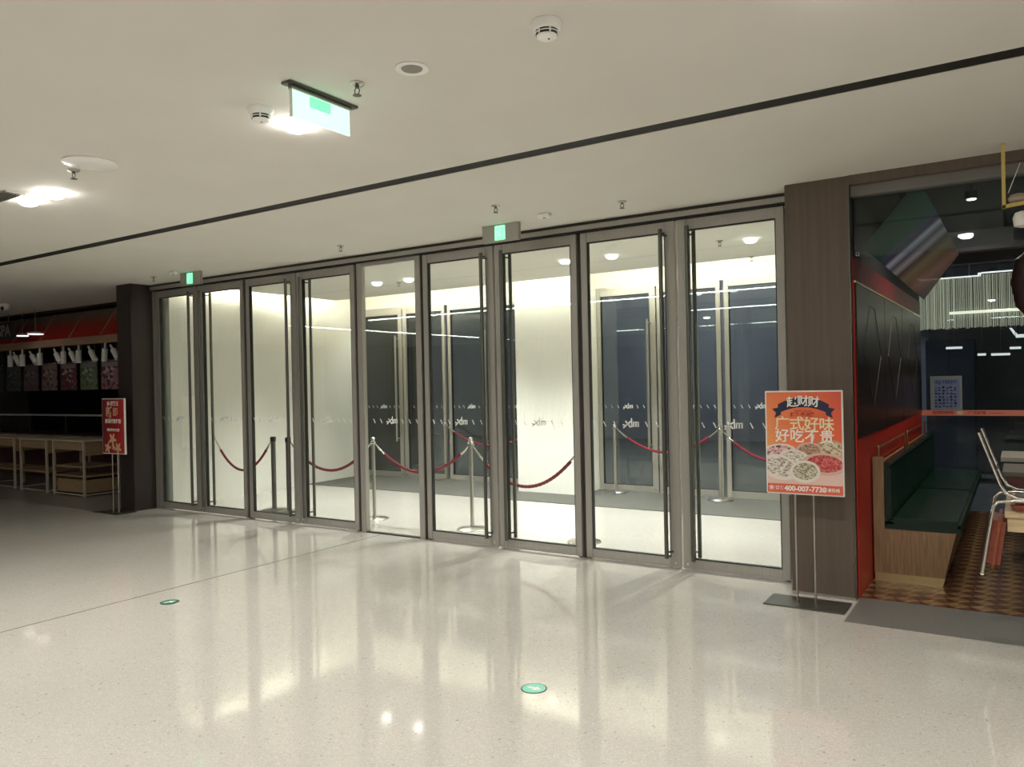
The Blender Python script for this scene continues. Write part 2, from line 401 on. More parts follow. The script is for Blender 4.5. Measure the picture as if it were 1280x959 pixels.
hg = ['L', 'R', 'L', 'R', None, 'L', 'R', 'L', 'R']
k = 0
for i in range(9):
    if hg[i] is None: continue
    k += 1
    door('door_%d' % k, MX[i]+(.012 if hg[i] == 'L' else 0), MX[i+1]-(.012 if hg[i] == 'R' else 0), D, hg[i], lab[i], side=0)
# mullions (dark, recessed) at the hinge sides
for j, (x, lb) in enumerate([(MX[0], 'left jamb of the glass door row'), (MX[2], 'mullion between second and third doors'), (MX[4], 'mullion left of the frameless pane'),
                             (MX[5], 'mullion right of the frameless pane'), (MX[7], 'mullion right of the middle door pair'), (MX[9], 'right jamb of the glass door row')]):
    m_ = MB().box(x-.012, x+.012, 6.035, 6.10, 0, 2.84)
    if x == MX[0]: m_.box(x-.045, x-.004, 6.0, 6.10, 0, 2.84)
    struct('trim_%d' % (8+j), m_, M_frame if x == MX[0] else M_slot, lb, 'trim')
# frameless fixed pane
t = thing('window_1', 'frameless fixed pane in the middle of the door row', 'window', (MX[4], D, 0), kind='structure')
W5 = MX[5]-MX[4]
MB().box(.012, .082, 0, .06, 0, 2.83, .003).box(W5-.082, W5-.012, 0, .06, 0, 2.83, .003).box(.082, W5-.082, .005, .055, 2.795, 2.83).build('window_frame', M_frame, t)
MB().box(.082, W5-.082, .0, .05, 0, .012).build('window_sill', M_slot, t)
MB().box(.080, W5-.080, .025, .035, .012, 2.795).build('glass_pane', M_glass, t)
mk = MB(); slash_marks(mk, [W5/2+d for d in (-.24, -.145, .145, .24, .335)], 1.172); logo(mk, W5/2, 1.172); mk.build('safety_marking', M_decal, t, loc=(0, .0235, 0))

# inner doors (far side of the lobby)
IX = [(-9.52, -8.60, 'L'), (-8.60, -7.70, 'R'), (-7.66, -6.78, 'L'), (-6.78, -5.96, 'R'), (-5.0, -4.10, 'L'), (-4.10, -3.21, 'R'), (-3.18, -2.28, 'L'), (-2.28, -1.38, 'R')]
ilab = ['first', 'second', 'third', 'fourth', 'fifth', 'sixth', 'seventh', 'eighth']
for i, (x0, x1, hgd) in enumerate(IX):
    door('door_%d' % (9+i), x0, x1, 9.90, hgd, '%s inner lobby door from the left, dark outside behind it' % ilab[i], z1=2.80, handle=(.60, 2.36), side=-1)
struct('trim_20', MB().box(-9.52, -5.96, 9.90, 9.98, 2.80, 2.84).box(-5.0, -1.38, 9.90, 9.98, 2.80, 2.84).box(-9.52, -5.96, 9.885, 9.90, 0, .012).box(-5.0, -1.38, 9.885, 9.90, 0, .012), M_frame, 'metal frame line around the inner doors', 'trim')

# entrance mat
tag(MB().box(-9.45, -1.40, 8.56, 9.26, -.003, .006).box(-9.45, -5.97, 9.26, 9.88, -.003, .006).box(-4.99, -1.40, 9.26, 9.88, -.003, .006).build('entrance_mat', M_mat), 'dark grey ribbed entrance mat along the inner lobby doors', 'mat')

# ------------------------------------------------------------------ ceiling lights
def linear(name, x0, x1, y0, y1, label):
    cx, cy = (x0+x1)/2, (y0+y1)/2; hx, hy = (x1-x0)/2, (y1-y0)/2
    t = thing(name, label, 'ceiling light', (cx, cy, CZ), group='linear ceiling lights')
    MB().box(-hx-.01, hx+.01, -hy-.01, hy+.01, -.006, 0).build('housing', M_white, t)
    MB().box(-hx, hx, -hy, hy, -.012, -.0055).build('diffuser', M_line, t)
linear('linear_light', -11.4, 3.5, -.05, .05, 'long linear light across the hall ceiling nearest the doors')
linear('linear_light', -13.65, -13.55, -7.0, 0.2, 'linear light running away down the left of the hall')
linear('linear_light', -5.6, 3.5, -3.05, -2.95, 'shorter linear light further back across the hall')
def downlight(x, y, z, label, e, grp, size=2.65, lens=None, col=(1, .97, .90)):
    t = thing('downlight', label, 'downlight', (x, y, z), group=grp)
    MB().lathe([(.060, 0), (.062, -.004), (.060, -.008), (.054, -.008)], seg=24).build('trim_ring', M_white, t, True)
    MB().lathe([(.066, -.004), (.062, -.022), (.044, -.038), (.010, -.046)], seg=24).build('lens', lens or M_lamp, t, True)
    s = spot('lamp', (0, 0, -.07), e, size, col=col); s.parent = t
    return t
dlab = ['left one of the two bright downlights at the left edge', 'right one of the two bright downlights at the left edge', 'bright downlight beside the hanging glass exit sign', 'downlight just above the frame near the top right', 'added unseen downlight right of the camera, brightens the right side', 'added unseen downlight beside the camera, brightens the right floor']
for (x, y), lb in zip(DL_HALL, dlab): downlight(x, y, CZ, lb, HALL_SPOT, 'hall downlights')
for i, (x, y) in enumerate(DL_VEST):
    lb = ['right lobby downlight seen through the door right of centre', 'lobby downlight seen through the right leaf of the middle pair', 'lobby downlight above the frameless pane', 'lobby downlight above the fourth door', 'lobby downlight above the rightmost door'][i]
    downlight(x, y, CZ, lb, VEST_SPOT, 'lobby downlights', 2.1, M_lamp2, (1, .98, .94))

# ------------------------------------------------------------------ ceiling fittings
def smoke(loc, s, label):
    t = thing('smoke_detector', label, 'smoke detector', loc, group='smoke detectors')
    MB().lathe([(.058*s, 0), (.060*s, -.008*s), (.050*s, -.032*s), (.046*s, -.034*s)], seg=32).build('base', M_white, t, True)
    MB().lathe([(.0425*s, -.034*s), (.0415*s, -.052*s)], seg=32).build('vent_slot', M_black, t, True)
    cage = MB()
    for z in (-.0425,): cage.lathe([(.0445*s, z*s+.0015*s), (.0445*s, z*s-.0015*s)], seg=32)
    for q in range(6):
        a = q*PI/3+.3; cage.cyl((.0425*s*math.cos(a), .0425*s*math.sin(a), -.033*s), (.0425*s*math.cos(a), .0425*s*math.sin(a), -.051*s), .0035*s, seg=8)
    cage.build('cage', M_white, t, True)
    MB().lathe([(.041*s, -.049*s), (.038*s, -.058*s), (.022*s, -.066*s), (.004*s, -.068*s)], seg=32).build('cap', M_white, t, True)
    MB().cyl((.012*s, -.006*s, -.066*s), (.012*s, -.006*s, -.070*s), .0035*s, seg=8).build('indicator', M_black, t)
smoke((-1.48, 2.57, CZ), 1.0, 'white smoke detector near the top centre of the ceiling')
smoke((-3.08, 2.54, CZ), 1.05, 'white smoke detector left of the hanging exit sign')
t = thing('ceiling_speaker', 'round white ceiling speaker with grey grille', 'speaker', (-2.17, 2.60, CZ))
MB().lathe([(.072, 0), (.074, -.004), (.068, -.008), (.047, -.005), (.045, -.002)], seg=36).build('bezel', M_white, t, True)
MB().lathe([(.046, -.003), (.044, -.006), (.002, -.007)], seg=36).build('grille', M_mirror_s, t, True)
t = thing('access_disc', 'flat white round cover on the ceiling beside a sprinkler', 'cover', (-4.62, 2.545, CZ))
MB().lathe([(.150, 0), (.152, -.006), (.146, -.010), (.02, -.011)], seg=40).build('cover_disc', M_white, t, True)
def sprinkler():
    t = thing('sprinkler', 'x', 'sprinkler', (0, 0, CZ), group='ceiling sprinklers')
    MB().lathe([(.034, 0), (.035, -.003), (.026, -.010), (.012, -.012)], seg=24).build('escutcheon', M_steel, t, True)
    b = MB().cyl((0, 0, -.010), (0, 0, -.022), .009, seg=12).tube([(-.008, 0, -.02), (-.015, 0, -.032), (-.012, 0, -.044), (0, 0, -.052)], .0025, 6).tube([(.008, 0, -.02), (.015, 0, -.032), (.012, 0, -.044), (0, 0, -.052)], .0025, 6)
    b.build('frame_arms', M_steeld, t, True)
    MB().lathe([(.003, -.050), (.020, -.054), (.020, -.056), (.003, -.057)], seg=16).build('deflector', M_steeld, t, True)
    return t
sp0 = sprinkler(); sp0.location = (-2.48, 2.585, CZ); sp0['label'] = 'sprinkler right of the hanging glass exit sign'
for loc, lb in [((-4.85, 2.57, CZ), 'sprinkler beside the flat white disc at upper left'), ((-2.52, 5.47, CZ), 'sprinkler above the second door from the right'),
                ((-5.51, 5.47, CZ), 'sprinkler above the frameless pane'), ((-8.73, 5.55, CZ), 'sprinkler above the leftmost door'),
                ((-3.36, 4.99, CZ), 'small sprinkler over the middle exit box'), ((-2.48, 7.66, CZ), 'sprinkler in the lobby behind the rightmost door'), ((-2.52, 8.90, CZ), 'sprinkler at the lobby cove edge, right side'),
                ((-6.9, 7.9, CZ), 'sprinkler in the lobby behind the frameless pane')]:
    dup(sp0, loc, lb)
def emergency_box(loc, label):
    t = thing('emergency_light', label, 'emergency light', loc, group='small white ceiling boxes')
    MB().box(-.055, .055, -.03, .03, -.035, 0, .008).build('housing', M_white, t, True)
    MB().cyl((0, 0, -.034), (0, 0, -.039), .014, seg=14).build('sensor', M_mirror_s, t, True)
    return t
e0 = emergency_box((-3.21, 5.47, CZ), 'small white box on the ceiling right of the middle exit box')
dup(e0, (-8.19, 5.45, CZ), 'small white box on the ceiling left of the left exit box')
# air vent at the left edge
t = thing('air_vent', 'square air vent cut by the left edge of the ceiling', 'vent', (-6.0, 2.58, CZ))
MB().box(-.32, .32, -.03, .10, -.010, 0).build('vent_frame', M_mirror_s, t)
v = MB()
for q in range(5): v.box(-.30, .30, -.022+q*.024, -.014+q*.024, -.014, -.009)
v.build('vent_slats', M_steeld, t)
# surveillance camera
t = thing('security_camera', 'white dome security camera at the far left ceiling', 'camera', (-13.0, 5.80, CZ))
MB().lathe([(.075, 0), (.078, -.02), (.07, -.04)], seg=24).build('base', M_white, t, True)
MB().lathe([(.062, -.038), (.06, -.06), (.044, -.085), (.01, -.098)], seg=24).build('dome', M_white, t, True)
MB().lathe([(.03, -.02), (.026, 0), (.004, .004)], (.035, -.045, -.075), seg=16, axis='Y').build('lens', M_black, t, True)

# ------------------------------------------------------------------ exit signs
def running_man(mb, x, z, s, y):
    def P(*pp): return [(x+a*s, z+b*s) for a, b in pp]
    def st(pts, wd):
        for (x0, z0), (x1, z1) in zip(pts, pts[1:]):
            d = Vector((x1-x0, z1-z0)).normalized()*wd/2; p = Vector((-d.y, d.x))
            mb.prism([(x0-d.x+p.x, z0-d.y+p.y), (x1+d.x+p.x, z1+d.y+p.y), (x1+d.x-p.x, z1+d.y-p.y), (x0-d.x-p.x, z0-d.y-p.y)], 'Y', y-.0008, y)
    mb.prism([(x+.10*s+.055*s*math.cos(q*PI/5), z+.36*s+.055*s*math.sin(q*PI/5)) for q in range(10)], 'Y', y-.0008, y)
    st(P((.05, .25), (-.02, .02)), .10*s)
    st(P((.05, .24), (.22, .14), (.30, .20)), .045*s)
    st(P((.03, .24), (-.14, .20), (-.20, .06)), .045*s)
    st(P((-.02, .02), (.16, -.12), (.12, -.34)), .06*s)
    st(P((-.02, .02), (-.10, -.20), (-.30, -.24)), .06*s)
def exit_box(loc, label):
    t = thing('exit_sign', label, 'exit sign', loc, group='grey boxes with a green running man')
    MB().box(-.19, .19, 0, .035, -.150, 0, .003).build('housing', M_frame, t)
    lp = MB().box(-.055, .050, -.004, .002, -.135, -.012).build('lit_panel', M_green, t)
    m2 = MB(); running_man(m2, -.012, -.076, .105, -.0045)
    for (u0, u1, w0, w1) in ((-.050, -.044, -.130, -.016), (.039, .045, -.130, -.016), (-.044, .039, -.022, -.016)):
        m2.box(u0, u1, -.0053, -.0045, w0, w1)
    m2.build('pictogram', M_greenw, lp)
    MB().box(-.02, .02, .01, .025, -.0005, .0).build('hanger', M_steeld, t)
    return t
x0_ = exit_box((-3.73, 5.60, CZ), 'grey exit sign box above the middle door pair')
dup(x0_, (-8.09, 5.60, CZ), 'grey exit sign box above the two leftmost doors')
# hanging edge-lit exit sign, runs along Y
t = thing('hanging_exit_sign', 'clear panel exit sign glowing green under the ceiling', 'exit sign', (-2.71, 2.585, CZ))
MB().box(-.030, .030, -.21, .215, -.012, 0, .002).build('ceiling_plate', M_steeld, t)
MB().box(-.012, .012, -.185, .185, -.028, -.012).build('light_bar', M_steel, t)
p = MB().box(-.004, .004, -.18, .18, -.150, -.028).build('acrylic_panel', M_exitpanel, t)
g = MB().box(.0041, .0050, -.075, .055, -.082, -.032).build('pictogram', M_green, p)
MB().box(-.006, .006, -.186, -.178, -.152, -.028).build('panel_edge', M_white, t)

# ------------------------------------------------------------------ stanchions and ropes
def stanchion(loc, label, h=.93, r=.021, fat=False):
    t = thing('stanchion', label, 'stanchion', loc, group=None)
    m_ = M_steeld if fat else M_steel
    MB().lathe([(.16, 0), (.162, .008), (.150, .016), (.06, .026), (.034, .034)], seg=36).build('base', m_, t, True)
    MB().cyl((0, 0, .03), (0, 0, h-.02), r, seg=18).build('pole', m_, t, True)
    if fat:
        MB().lathe([(r+.003, h-.055), (r+.007, h-.05), (r+.007, h), (r*.8, h+.006)], seg=20).build('cap', M_black, t, True)
    else:
        MB().lathe([(.022, h-.03), (.032, h-.022), (.032, h-.010), (.020, h-.002), (.016, h+.006), (.024, h+.018), (.022, h+.036), (.008, h+.046)], seg=20).build('finial', M_chrome, t, True)
    for s_ in (-1, 1): MB().tube([(s_*.024, 0, h-.02), (s_*.038, 0, h-.02), (s_*.042, 0, h-.036), (s_*.034, 0, h-.046)], .004, 6).build('ring', M_chrome, t, True)
    return t
P1, P2, P3, P4 = (-6.26, 6.66), (-4.87, 6.66), (-7.87, 6.57), (-7.55, 6.53)
P5 = (-3.52, 6.62)
F1, F2, F3 = (-4.66, 9.72), (-3.17, 9.63), (-7.65, 9.80)
stanchion((*P1, 0), 'steel rope post behind the frameless middle pane', .90)
stanchion((*P2, 0), 'steel rope post behind the left leaf of the middle pair, with ropes both sides', .93)
stanchion((*P3, 0), 'dark capped post behind the third door, left of two', .92, .029, True)
stanchion((*P4, 0), 'dark capped post behind the third door handle, right of two', .92, .029, True)
stanchion((*P5, 0), 'steel rope post hidden behind the mullion right of the middle pair', .90)
stanchion((F1[0], F1[1], .006), 'far steel post before the inner doors, seen through the second door from the right', .90)
stanchion((F2[0], F2[1], .006), 'far steel post before the inner doors, seen through the rightmost door', .90)
stanchion((F3[0], F3[1], .006), 'far slim steel post before the inner doors, left of the white pillar', .90, .014)
F4 = (-1.75, 9.62)
stanchion((F4[0], F4[1], .006), 'far steel post at the right end of the lobby', .90)
def rope(a, b, za, zb, sag, label, r=.017, m_=None):
    A, B = Vector((*a, za)), Vector((*b, zb)); t = thing('velvet_rope', label, 'rope', A)
    N = 28; d = B-A; pts = []
    for i in range(N+1):
        u = i/N; p = d*u; p.z -= sag*4*u*(1-u); pts.append(p)
    body = pts[3:-2]
    # twisted rope
    mb = MB(); fine = []
    for i in range(len(body)-1):
        for q in range(4): fine.append(body[i].lerp(body[i+1], q/4))
    fine.append(body[-1])
    mb.tube(fine, [r*(1+.10*math.sin(i*1.7)) for i in range(len(fine))], 8)
    mb.build('rope_body', m_ or M_rope, t, True)
    for seg in (pts[:4], pts[-3:]):
        MB().tube(seg, [.006]+[.012]*(len(seg)-2)+[.014] if seg is pts[:4] or seg[0] == pts[0] else [.014]*(len(seg)-1)+[.006], 8).build('snap_hook', M_chrome, t, True)
    return t
H = .872
def off(a, b, d=.036):
    v = (Vector(b)-Vector(a)).normalized(); return tuple(Vector(a)+v*d), tuple(Vector(b)-v*d)
def rp(a, b, sag, label, za=H, zb=H, r=.017): 
    a2, b2 = off(a, b); return rope(a2, b2, za, zb, sag, label, r)
hookp = (-9.13, 6.72)
t = thing('wall_hook', 'small steel rope hook on the ribbed lobby wall', 'hook', (-9.305, 6.75, .87))
MB().box(-.004, .008, -.02, .02, -.03, .03, .003).cyl((0, 0, 0), (.04, -.01, 0), .006, seg=8).build('hook_plate', M_steeld, t)
rope((-9.26, 6.74), (P3[0]-.04, P3[1]), .86, .87, .40, 'dark red rope sagging behind the second and third doors', .016)
rp(P4, P1, .33, 'red rope behind the fourth door')
rp(P1, P2, .30, 'red rope behind the frameless pane and the left leaf of the middle pair')
rp(P2, P5, .38, 'thick red rope behind the right leaf of the middle pair, before the pillar')
rp(F1, F2, .30, 'far red rope before the inner doors, second door from the right', .878, .878)
rp(F2, F4, .36, 'far red rope before the inner doors, rightmost door', .878, .878)
rope((F3[0]+.03, F3[1]), (-5.985, 9.62), .878, .80, .24, 'far thin red rope from slim post to the white pillar', .014)
t = thing('wall_hook', 'small steel rope hook on the side of the white pillar', 'hook', (-5.962, 9.62, .80))
MB().box(-.006, .003, -.02, .02, -.03, .03, .001).cyl((-.024, 0, 0), (0, 0, 0), .006, seg=8).build('hook_plate', M_steeld, t)

# ------------------------------------------------------------------ poster stands
def grad_mat(name, stops, axis, lo, hi, rough=.4, nz=0.):
    m = mat(name, (1, 1, 1), rough); n, l, b = nodes(m); co = coords(n)
    if nz:
        t = n.new('ShaderNodeTexNoise'); t.inputs['Scale'].default_value = 9; l.new(co, t.inputs['Vector'])
    sp = n.new('ShaderNodeVectorMath'); sp.operation = 'DOT_PRODUCT'; sp.inputs[1].default_value = axis; l.new(co, sp.inputs[0])
    mr = n.new('ShaderNodeMapRange'); mr.inputs[1].default_value = lo; mr.inputs[2].default_value = hi; l.new(sp.outputs['Value'], mr.inputs[0])
    src = mr.outputs[0]
    if nz:
        ad = n.new('ShaderNodeMath'); ad.operation = 'MULTIPLY_ADD'; ad.inputs[1].default_value = nz; l.new(t.outputs['Fac'], ad.inputs[0]); l.new(src, ad.inputs[2]); src = ad.outputs[0]
    r = ramp(n, stops); l.new(src, r.inputs[0]); l.new(r.outputs[0], b.inputs['Base Color']); return m
M_postr = grad_mat('orange_print', [(0, (.78, .42, .15)), (.35, (.80, .20, .07)), (.75, (.72, .12, .045)), (1, (.62, .07, .06))], (1, 0, .35), 0.02, .80)
M_postl = grad_mat('red_print_ground', [(0, (.14, .010, .010)), (.6, (.30, .008, .006)), (1, (.50, .030, .035))], (1, 0, 0), -.25, .25)
def food(name, c1, c2, c3, scale):
    m = mat(name, c1, .5); n, l, b = nodes(m)
    v = n.new('ShaderNodeTexVoronoi'); v.inputs['Scale'].default_value = scale; l.new(mapping(n, l, coords(n), (1, 1, 1.5)), v.inputs['Vector'])
    sp = n.new('ShaderNodeSeparateColor'); l.new(v.outputs['Color'], sp.inputs[0])
    r = ramp(n, [(0, c1), (.45, c2), (.8, c3)], 'CONSTANT'); l.new(sp.outputs[0], r.inputs[0]); l.new(r.outputs[0], b.inputs['Base Color']); return m
W_ = (.74, .66, .58)
M_f = {'red': food('braised_red', (.45, .05, .05), (.60, .16, .14), (.30, .03, .02), 85), 'noodle': food('rice_rolls', (.72, .66, .58), (.50, .44, .36), (.26, .22, .15), 70),
       'brown': food('minced', (.35, .20, .13), (.50, .34, .22), (.20, .10, .06), 100), 'green': food('greens', (.50, .46, .34), (.22, .20, .11), (.62, .56, .46), 95),
       'dump': food('dumplings', (.62, .52, .36), (.34, .25, .14), (.14, .09, .04), 60), 'pink': food('pink_platter', (.60, .28, .28), (.66, .54, .50), (.12, .06, .05), 75)}
def ellipse(mb, cx, cz, rx, rz, y0, y1, rot=0., n=28):
    c, s = math.cos(rot), math.sin(rot)
    mb.prism([(cx+rx*math.cos(a)*c-rz*math.sin(a)*s, cz+rx*math.cos(a)*s+rz*math.sin(a)*c) for a in [2*PI*k/n for k in range(n)]], 'Y', y0, y1)
def clip(mb, x0, x1, z0, z1):
    for co, no in (((x0, 0, 0), (-1, 0, 0)), ((x1, 0, 0), (1, 0, 0)), ((0, 0, z0), (0, 0, -1)), ((0, 0, z1), (0, 0, 1))):
        r = bmesh.ops.bisect_plane(mb.bm, geom=mb.bm.verts[:]+mb.bm.edges[:]+mb.bm.faces[:], plane_co=co, plane_no=no, clear_outer=True)
    return mb
def stand(x, y, label, rz=0.):
    t = thing('poster_stand', label, 'poster stand', (x, y, 0), rz)
    bp = MB().box(-.26, .26, -.135, .14, 0, .010, .003).build('base_plate', M_steeld, t)
    for sx in (-.065, .055): MB().cyl((sx, .012, .008), (sx, .012, .76), .008, seg=12).build('pole', M_steel, t, True)
    fr = MB().box(-.252, .252, -.006, .018, .742, 1.448, .003); fr.build('board_frame', M_whitep, t)
    return t
YF = -.0065                                 # printed layer, proud of the frame
t = stand(-1.23, 5.495, 'orange food poster on a twin pole stand before the brown column')
pp = MB().box(-.243, .243, YF-.001, YF, .752, 1.438).build('poster_sheet', M_postr, t)
c = 1.095
rb = MB()
N = 16
def arc(x, base, bow): return base + bow*(1-(x/.17)**2)
up = [(-.165+.33*i/N, arc(-.165+.33*i/N, 1.352, .052)) for i in range(N+1)]
dn = [(-.165+.33*i/N, arc(-.165+.33*i/N, 1.352-.062, .046)) for i in range(N+1)]
for i in range(N): rb.prism([up[i], up[i+1], dn[i+1], dn[i]], 'Y', YF-.0022, YF-.001)
for s_ in (-1, 1): rb.prism([(s_*.150, 1.335), (s_*.205, 1.325), (s_*.178, 1.298), (s_*.190, 1.262), (s_*.145, 1.285)], 'Y', YF-.0018, YF-.001)
rb.build('ribbon_banner', M_navy, pp)
tx = MB()
for i_, ch in enumerate('赵财财'): add_text(tx, ch, (i_-1)*.069, 1.370+(.004 if i_ == 1 else -.002), YF-.0028, .076, .018, rot=(1-i_)*.07)
tx.build('lettering', M_whitep, pp)
tx = MB(); add_text(tx, 'ZHAO CAI CAI', 0, 1.310, YF-.0016, .017, .02); add_text(tx, '肠粉·蒸汤粥', -.005, 1.284, YF-.0016, .030, .03); tx.build('lettering', M_redp, pp)
tx = MB()
for i_, ch in enumerate('广式好味'): add_text(tx, ch, (i_-1.5)*.096+.005, 1.220-i_*.002, YF-.0022, .100, .014)
tx.build('lettering', M_cream, pp)
tx = MB()
for i_, ch in enumerate('好吃不贵'): add_text(tx, ch, (i_-1.5)*.096+.005, 1.136-i_*.002, YF-.0022, .096, .014)
tx.build('lettering', M_whitep, pp)
LIM = (-.2425, .2425, .812, 1.12)
def dish(cx, cz, rx, rz, rim, key, dy, rot=0.):
    rx *= 1.22; rz *= 1.22
    mb = MB(); ellipse(mb, cx, cz, rx, rz, YF-.0012-dy*3, YF-.001, rot); clip(mb, *LIM).build('printed_plate', rim, pp)
    mb = MB(); ellipse(mb, cx+.002, cz+.003, rx*.80, rz*.76, YF-.0015-dy*3, YF-.001, rot); clip(mb, *LIM).build('printed_food', M_f[key], pp)
M_rim = mat('plate_white', (.72, .64, .57), .5); M_rimb = mat('steamer_brown', (.48, .36, .22), .5); M_rimp = mat('bowl_pink', (.62, .40, .33), .5)
M_cloth = mat('pale_cloth', (.72, .50, .42), .5)
mb = MB(); ellipse(mb, 0, .90, .30, .14, YF-.00115, YF-.001); clip(mb, *LIM).build('printed_cloth', M_cloth, pp)
dish(-.165, 1.030, .095, .045, M_rim, 'pink', .0002, .1)
dish(.165, 1.050, .085, .055, M_rimb, 'dump', .0002)
dish(.035, 1.040, .072, .048, M_rimp, 'brown', .0004)
dish(-.065, .985, .085, .052, M_rim, 'noodle', .0006, -.1)
dish(-.160, .925, .105, .070, M_rim, 'noodle', .0010, -.25)
dish(.130, .955, .118, .062, M_rimp, 'red', .0008, -.05)
dish(.005, .900, .082, .062, M_rim, 'green', .0012, .05)
sb = MB().box(-.243, .243, YF-.0056, YF-.0050, .752, .812).build('footer_band', mat('footer_red', (.66, .12, .06), .5), pp)
tx = MB(); add_text(tx, '400-007-7730', .005, .782, YF-.0064, .048, .03); add_text(tx, '|订餐热线', .170, .782, YF-.0064, .026, .02); add_text(tx, '☎ 订餐', -.185, .782, YF-.0064, .028, .02); tx.build('lettering', M_whitep, pp)

t = stand(-9.655, 5.545, 'dark red menu poster on a twin pole stand before the left column')
pp = MB().box(-.243, .243, YF-.001, YF, .752, 1.438).build('poster_sheet', M_postl, t)
tx = MB(); add_text(tx, '米·湘粉王', .0, 1.378, YF-.0016, .062, .03)
add_text(tx, '原汤现煮鲜香', .0, 1.155, YF-.0016, .060, .03); add_text(tx, '鲜辣够味更过瘾', .0, 1.045, YF-.0016, .040, .02); tx.build('lettering', M_whitep, pp)
tx = MB(); add_text(tx, '新', -.085, 1.262, YF-.0016, .155, .02); add_text(tx, '即', .055, 1.268, YF-.0016, .120, .01); tx.build('lettering', M_gold, pp)
tx = MB()
for (fx, fz, fr_) in ((-.02, .93, .10), (-.13, .82, .085), (.10, .82, .09), (0, .83, .05)):
    for q in range(5):
        a = q*2*PI/5+fx*9; ellipse(tx, fx+fr_*.45*math.cos(a), fz+fr_*.45*math.sin(a), fr_*.42, fr_*.20, YF-.0018-q*.0001, YF-.001, a)
clip(tx, -.243, .243, .752, 1.0).build('printed_flowers', M_gold, pp)

# ------------------------------------------------------------------ floor stickers
def sticker(loc, rz, label, m_):
    t = thing('floor_sticker', label, 'floor sticker', loc, rz)
    MB().lathe([(.066, 0), (.066, .0015)], seg=36).build('ring', M_ink, t)
    MB().lathe([(.060, .0014), (.060, .0022)], seg=36).build('disc', m_, t)
    mb = MB(); mb.prism([(-.036, -.010), (.004, -.010), (.004, -.028), (.042, .0), (.004, .028), (.004, .010), (-.036, .010)], 'Z', .0022, .0030)
    mb.build('arrow', M_whitep, t)
sticker((-2.08, 3.34, 0), 0, 'round mint green arrow sticker on the floor at the bottom', mat('mint_vinyl', (.25, .66, .52), .3))
sticker((-5.21, 3.38, 0), 1.1, 'round dark green arrow sticker near the floor joint', mat('green_vinyl', (.02, .17, .10), .3))

# ------------------------------------------------------------------ restaurant on the right
struct('wall_restaurant', MB().box(-1.0, -.950, 6.12, 10.06, 0, 2.20).box(-.955, -.950, 5.80, 6.12, 0, 2.20), M_red_wall, 'red side wall of the restaurant')
struct('trim_21', MB().box(-1.0, -.944, 5.80, 10.06, 2.20, 2.36), M_redband, 'maroon band along the top of the red wall', 'trim')
struct('trim_22', MB().box(-.95, -.938, 5.82, 10.05, 2.185, 2.200), M_brass, 'thin strip under the maroon band', 'trim')
t = thing('wall_panel', 'tall dark panelling with faint worn lozenges on the red wall', 'wall panel', (-.949, 5.86, 1.10))
for k_, (a, b) in enumerate([(0, 1.35), (1.36, 2.50), (2.51, 4.18)]):
    MB().box(0, .008, a, b, 0, 1.085, .002).build('panel', M_darkpan, t)
    cy, cz, ry, rz_ = (a+b)/2, .60, .42, .36
    mb = MB()
    for s1 in (1.,):
        pts = [(.0082, cy-ry*s1, cz), (.0082, cy-.12*s1, cz+rz_*s1), (.0082, cy+.12*s1, cz+rz_*s1), (.0082, cy+ry*s1, cz), (.0082, cy, cz-rz_*s1*1.1), (.0082, cy-ry*s1, cz)]
        mb.tube(pts, .0035, 5)
    mb.build('relief', M_relief, t)
# header beam and glass transom
struct('trim_23', MB().box(-.955, 9, 5.74, 5.80, 2.845, CZ), M_brown, 'brown trim above the restaurant opening', 'trim')
struct('trim_24', MB().box(-.955, 9, 5.80, 5.90, 2.775, CZ), noise_mat('grey_header', (.16, .15, .14), (.20, .19, .17), 3, .5), 'grey header over the glass transom', 'trim')
t = thing('window_2', 'clear glass transom hanging over the restaurant opening', 'window', (-.95, 5.86, 2.36), kind='structure')
for (a, b) in ((.004, 1.9), (1.905, 3.8), (3.805, 5.7)): MB().box(a, b, 0, .010, 0, .415).build('glass_pane', M_glass2, t)
mk = MB().box(.012, .032, -.001, 0, .012, .014).box(.012, .032, -.001, 0, .034, .036).box(.012, .014, -.001, 0, .012, .036).box(.030, .032, -.001, 0, .012, .036); mk.build('glass_mark', M_decal, t)
M_rceil = mat('dark_ceiling', (.008, .008, .012), .6)
struct('wall_upper', MB().box(-1.0, -.955, 5.90, 10.06, 2.36, 3.3), M_rceil, 'black upper wall above the maroon band')
struct('ceiling', MB().box(-1.0, 9, 5.90, 10.10, 3.3, 3.4), M_rceil, 'dark open ceiling of the restaurant')
struct('trim_25', MB().box(-.95, 9, 8.0, 8.14, 2.62, 2.80).box(-.95, 9, 9.9, 10.05, 2.74, 2.86), mat('grey_duct', (.10, .10, .11), .5), 'grey duct lines under the dark ceiling', 'trim')

